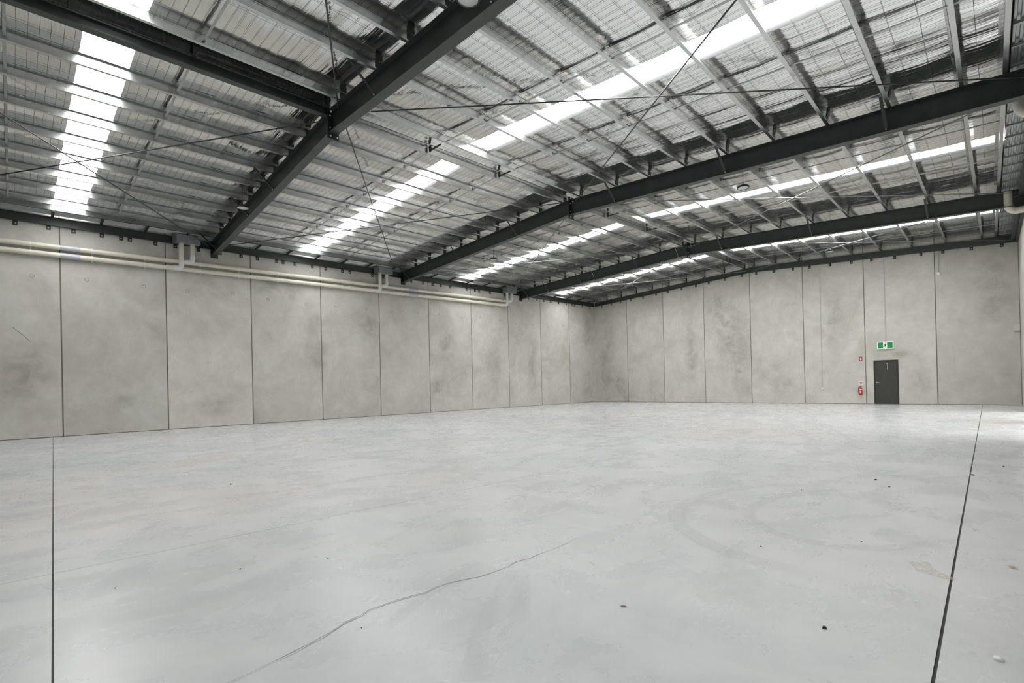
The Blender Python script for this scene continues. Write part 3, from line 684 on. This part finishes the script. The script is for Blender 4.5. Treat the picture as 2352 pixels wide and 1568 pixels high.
# ------------------------------------------------------------------ fittings on the far wall
d = struct(empty('door_1', (17.32, 0, 0)))
m = MB(); fw = .045
m.box((16.826, -.012, 0), (16.826+fw, .09, 2.074)); m.box((17.814-fw, -.012, 0), (17.814, .09, 2.074)); m.box((16.826+fw, -.012, 2.074-fw), (17.814-fw, .09, 2.074))
m.build('door_frame', M['frame'], d)
lf = MB().box((16.875, .012, .012), (17.765, .055, 2.026)).build('door_leaf', M['door'], d)
MB().box((16.875, .02, 0), (17.765, .05, .012)).build('threshold', M['steel_dark'], d)
m = MB().lathe([(0, .02), (.028, .02), (.03, 0)], (16.945, .012, 1.03), (0, -1, 0), 14); m.tube([(16.945, -.005, 1.03), (16.945, -.045, 1.03), (16.96, -.055, 1.03), (17.06, -.055, 1.028)], .011, 8)
m.build('lever_handle', M['chrome'], lf)
m = MB().box((17.31, -.03, 1.91), (17.40, .012, 1.95)); m.tube([(17.375, -.035, 1.94), (17.385, -.04, 1.78), (17.375, -.035, 1.63)], .012, 6)
m.build('door_closer', M['chrome'], lf)
# exit sign
s = empty('exit_sign', (17.33, -.04, 2.62), 'green running-man exit sign hung on the wall above the dark door', 'sign')
cs = MB().box((17.0, -.075, 2.61), (17.655, -.004, 2.945)).build('sign_case', M['signwhite'], s)
MB().box((17.03, -.079, 2.64), (17.245, -.0745, 2.915)).build('green_face', M['green'], s); MB().box((17.405, -.079, 2.64), (17.625, -.0745, 2.915)).build('green_face', M['green'], s)
MB().box((17.245, -.0785, 2.64), (17.405, -.0745, 2.915)).build('white_face', M['signwhite'], s)
m = MB(); ox, oz = 17.245, 2.64
def strip(pts, wd):
    for (a, b_), (c, e) in zip(pts[:-1], pts[1:]):
        dx, dz_ = c-a, e-b_; L_ = math.hypot(dx, dz_); nx, nz = -dz_/L_*wd/2, dx/L_*wd/2
        q = [(a+nx, b_+nz), (a-nx, b_-nz), (c-nx, e-nz), (c+nx, e+nz)]
        m.add([(ox+u, -.0805, oz+v) for u, v in q]+[(ox+u, -.078, oz+v) for u, v in q], [(0, 1, 2, 3), (7, 6, 5, 4), (0, 4, 5, 1), (1, 5, 6, 2), (2, 6, 7, 3), (3, 7, 4, 0)])
strip([(.098, .205), (.078, .125)], .040); strip([(.078, .13), (.108, .088), (.092, .03)], .024); strip([(.075, .125), (.052, .078), (.012, .070)], .024)
strip([(.096, .198), (.128, .165), (.150, .172)], .018); strip([(.090, .198), (.052, .185), (.034, .140)], .018)
m.lathe([(0, .002), (.019, .002), (.019, 0)], (ox+.106, -.078, oz+.240), (0, -1, 0), 12)
m.build('running_figure', M['signdark'], s)
MB().box((17.28, -.06, 2.592), (17.38, -.02, 2.612)).build('sensor_tab', M['whitep'], s)
# extinguisher and its two signs
s = MB().box((16.235, -.008, 2.08), (16.37, -.001, 2.295)).build('location_sign', M['redsign']); tag(s, 'small red location sign with white pictogram high beside the panel joint', 'sign')
m = MB().box((16.275, -.0095, 2.12), (16.33, -.0075, 2.225)); m.box((16.29, -.0095, 2.225), (16.315, -.0075, 2.26)); m.build('pictogram', M['white'], s)
s = MB().box((16.20, -.008, .895), (16.38, -.001, 1.10)).build('extinguisher_sign', M['white']); tag(s, 'square white sign with red arch mounted just above the fire extinguisher', 'sign')
m = MB(); V = []; n = 10
for i in range(n+1):
    a = math.pi*(.08+.84*i/n)
    V += [(16.29+.072*math.cos(a), -.0095, 1.0+.072*math.sin(a)), (16.29+.042*math.cos(a), -.0095, 1.005+.042*math.sin(a))]
m.add(V, [(2*i, 2*i+2, 2*i+3, 2*i+1) for i in range(n)]); m.build('red_arch', M['redsign'], s)
m = MB(); m.lathe([(0, .0), (.036, .0)], (16.29, -.0094, 1.005), (0, -1, 0), 16); m.build('pink_dot', M['pink'], s)
MB().box((16.245, -.0095, .925), (16.335, -.0078, .938)).build('caption_bar', M['redsign'], s)
e = empty('fire_extinguisher', (16.285, -.10, .43), 'red fire extinguisher with black hose hanging beside the dark door', 'extinguisher')
MB().lathe([(0, 0), (.066, 0), (.074, .012), (.074, .31), (.066, .345), (.04, .37), (.022, .378), (.022, .395), (0, .395)], (16.285, -.10, .43), n=20).build('cylinder', M['red'], e)
MB().lathe([(.0748, .245), (.0748, .300)], (16.285, -.10, .43), n=20).build('white_band', M['white'], e)
m = MB(); 
for i in range(6):
    a0 = -math.pi/2-.55+1.1*i/6; a1 = -math.pi/2-.55+1.1*(i+1)/6
    m.add([(16.285+.0752*math.cos(a), -.10+.0752*math.sin(a), .43+z) for a in (a0, a1) for z in (.075, .225)], [(0, 2, 3, 1)])
m.build('instruction_label', M['pink'], e)
m = MB(); m.tube([(16.27, -.175, .43+.19), (16.30, -.175, .43+.10)], .0)if False else None
m = MB().lathe([(0, .0), (.025, .0)], (16.295, -.1765, .43+.145), (0, -1, 0), 12); m.build('label_badge', M['white'], e)
m = MB().box((16.27, -.12, .825), (16.30, -.08, .85)); m.tube([(16.285, -.10, .85), (16.335, -.13, .865)], .010, 6); m.tube([(16.285, -.10, .835), (16.34, -.12, .835)], .008, 6); m.build('valve_handle', M['black'], e)
MB().tube([(16.27, -.10, .84), (16.225, -.11, .84), (16.198, -.115, .78), (16.195, -.115, .68), (16.205, -.12, .56), (16.215, -.125, .52)], .011, 8).build('hose', M['black'], e)
MB().box((16.25, -.03, .70), (16.32, -.002, .80)).build('wall_bracket', M['steel_dark'], e)
# thin conduits
def conduit(x, z0, z1, lab, endr=.0, two=False):
    r = empty('wall_conduit', (x, -.02, z0), lab, 'conduit')
    MB().tube([(x, -.018, z0), (x, -.018, z1)], .0095, 8).build('tube', M['greyp'], r)
    if two: MB().tube([(x+.045, -.018, z0), (x+.045, -.018, z1-.1), (x+.13, -.03, z1+.08)], .0095, 8).build('tube', M['greyp'], r)
    zz = z1-.9
    while zz > z0+.4:
        MB().box((x-.035, -.012, zz-.012), (x+.035, -.001, zz+.012)).build('saddle', M['whitep'], r); zz -= 1.9
    if endr: MB().lathe([(0, .055), (endr*.8, .055), (endr, .04), (endr, 0)], (x, -.001, z0-.01), (0, -1, 0), 16).build('end_device', M['whitep'], r)
conduit(14.58, .78, 6.93, 'long thin grey conduit dropping to a small white button low on the wall', .055)
conduit(17.345, 2.95, 6.98, 'thin grey conduit running from the gable down to the exit sign')
conduit(19.39, 5.83, 6.88, 'short paired conduit ending in a round white sensor beneath the gable', .07, True)
tag(MB().box((21.79, -.06, 3.055), (21.985, -.002, 3.30)).build('cover_plate', M['patch']), 'pale rectangular cover plate on the wall beside the splayed corner', 'plate')
tag(MB().box((.01, -.04, 3.09), (.17, -.002, 3.33)).build('cover_plate', M['patch']), 'pale small cover plate in the far corner beside the pipe wall', 'plate')
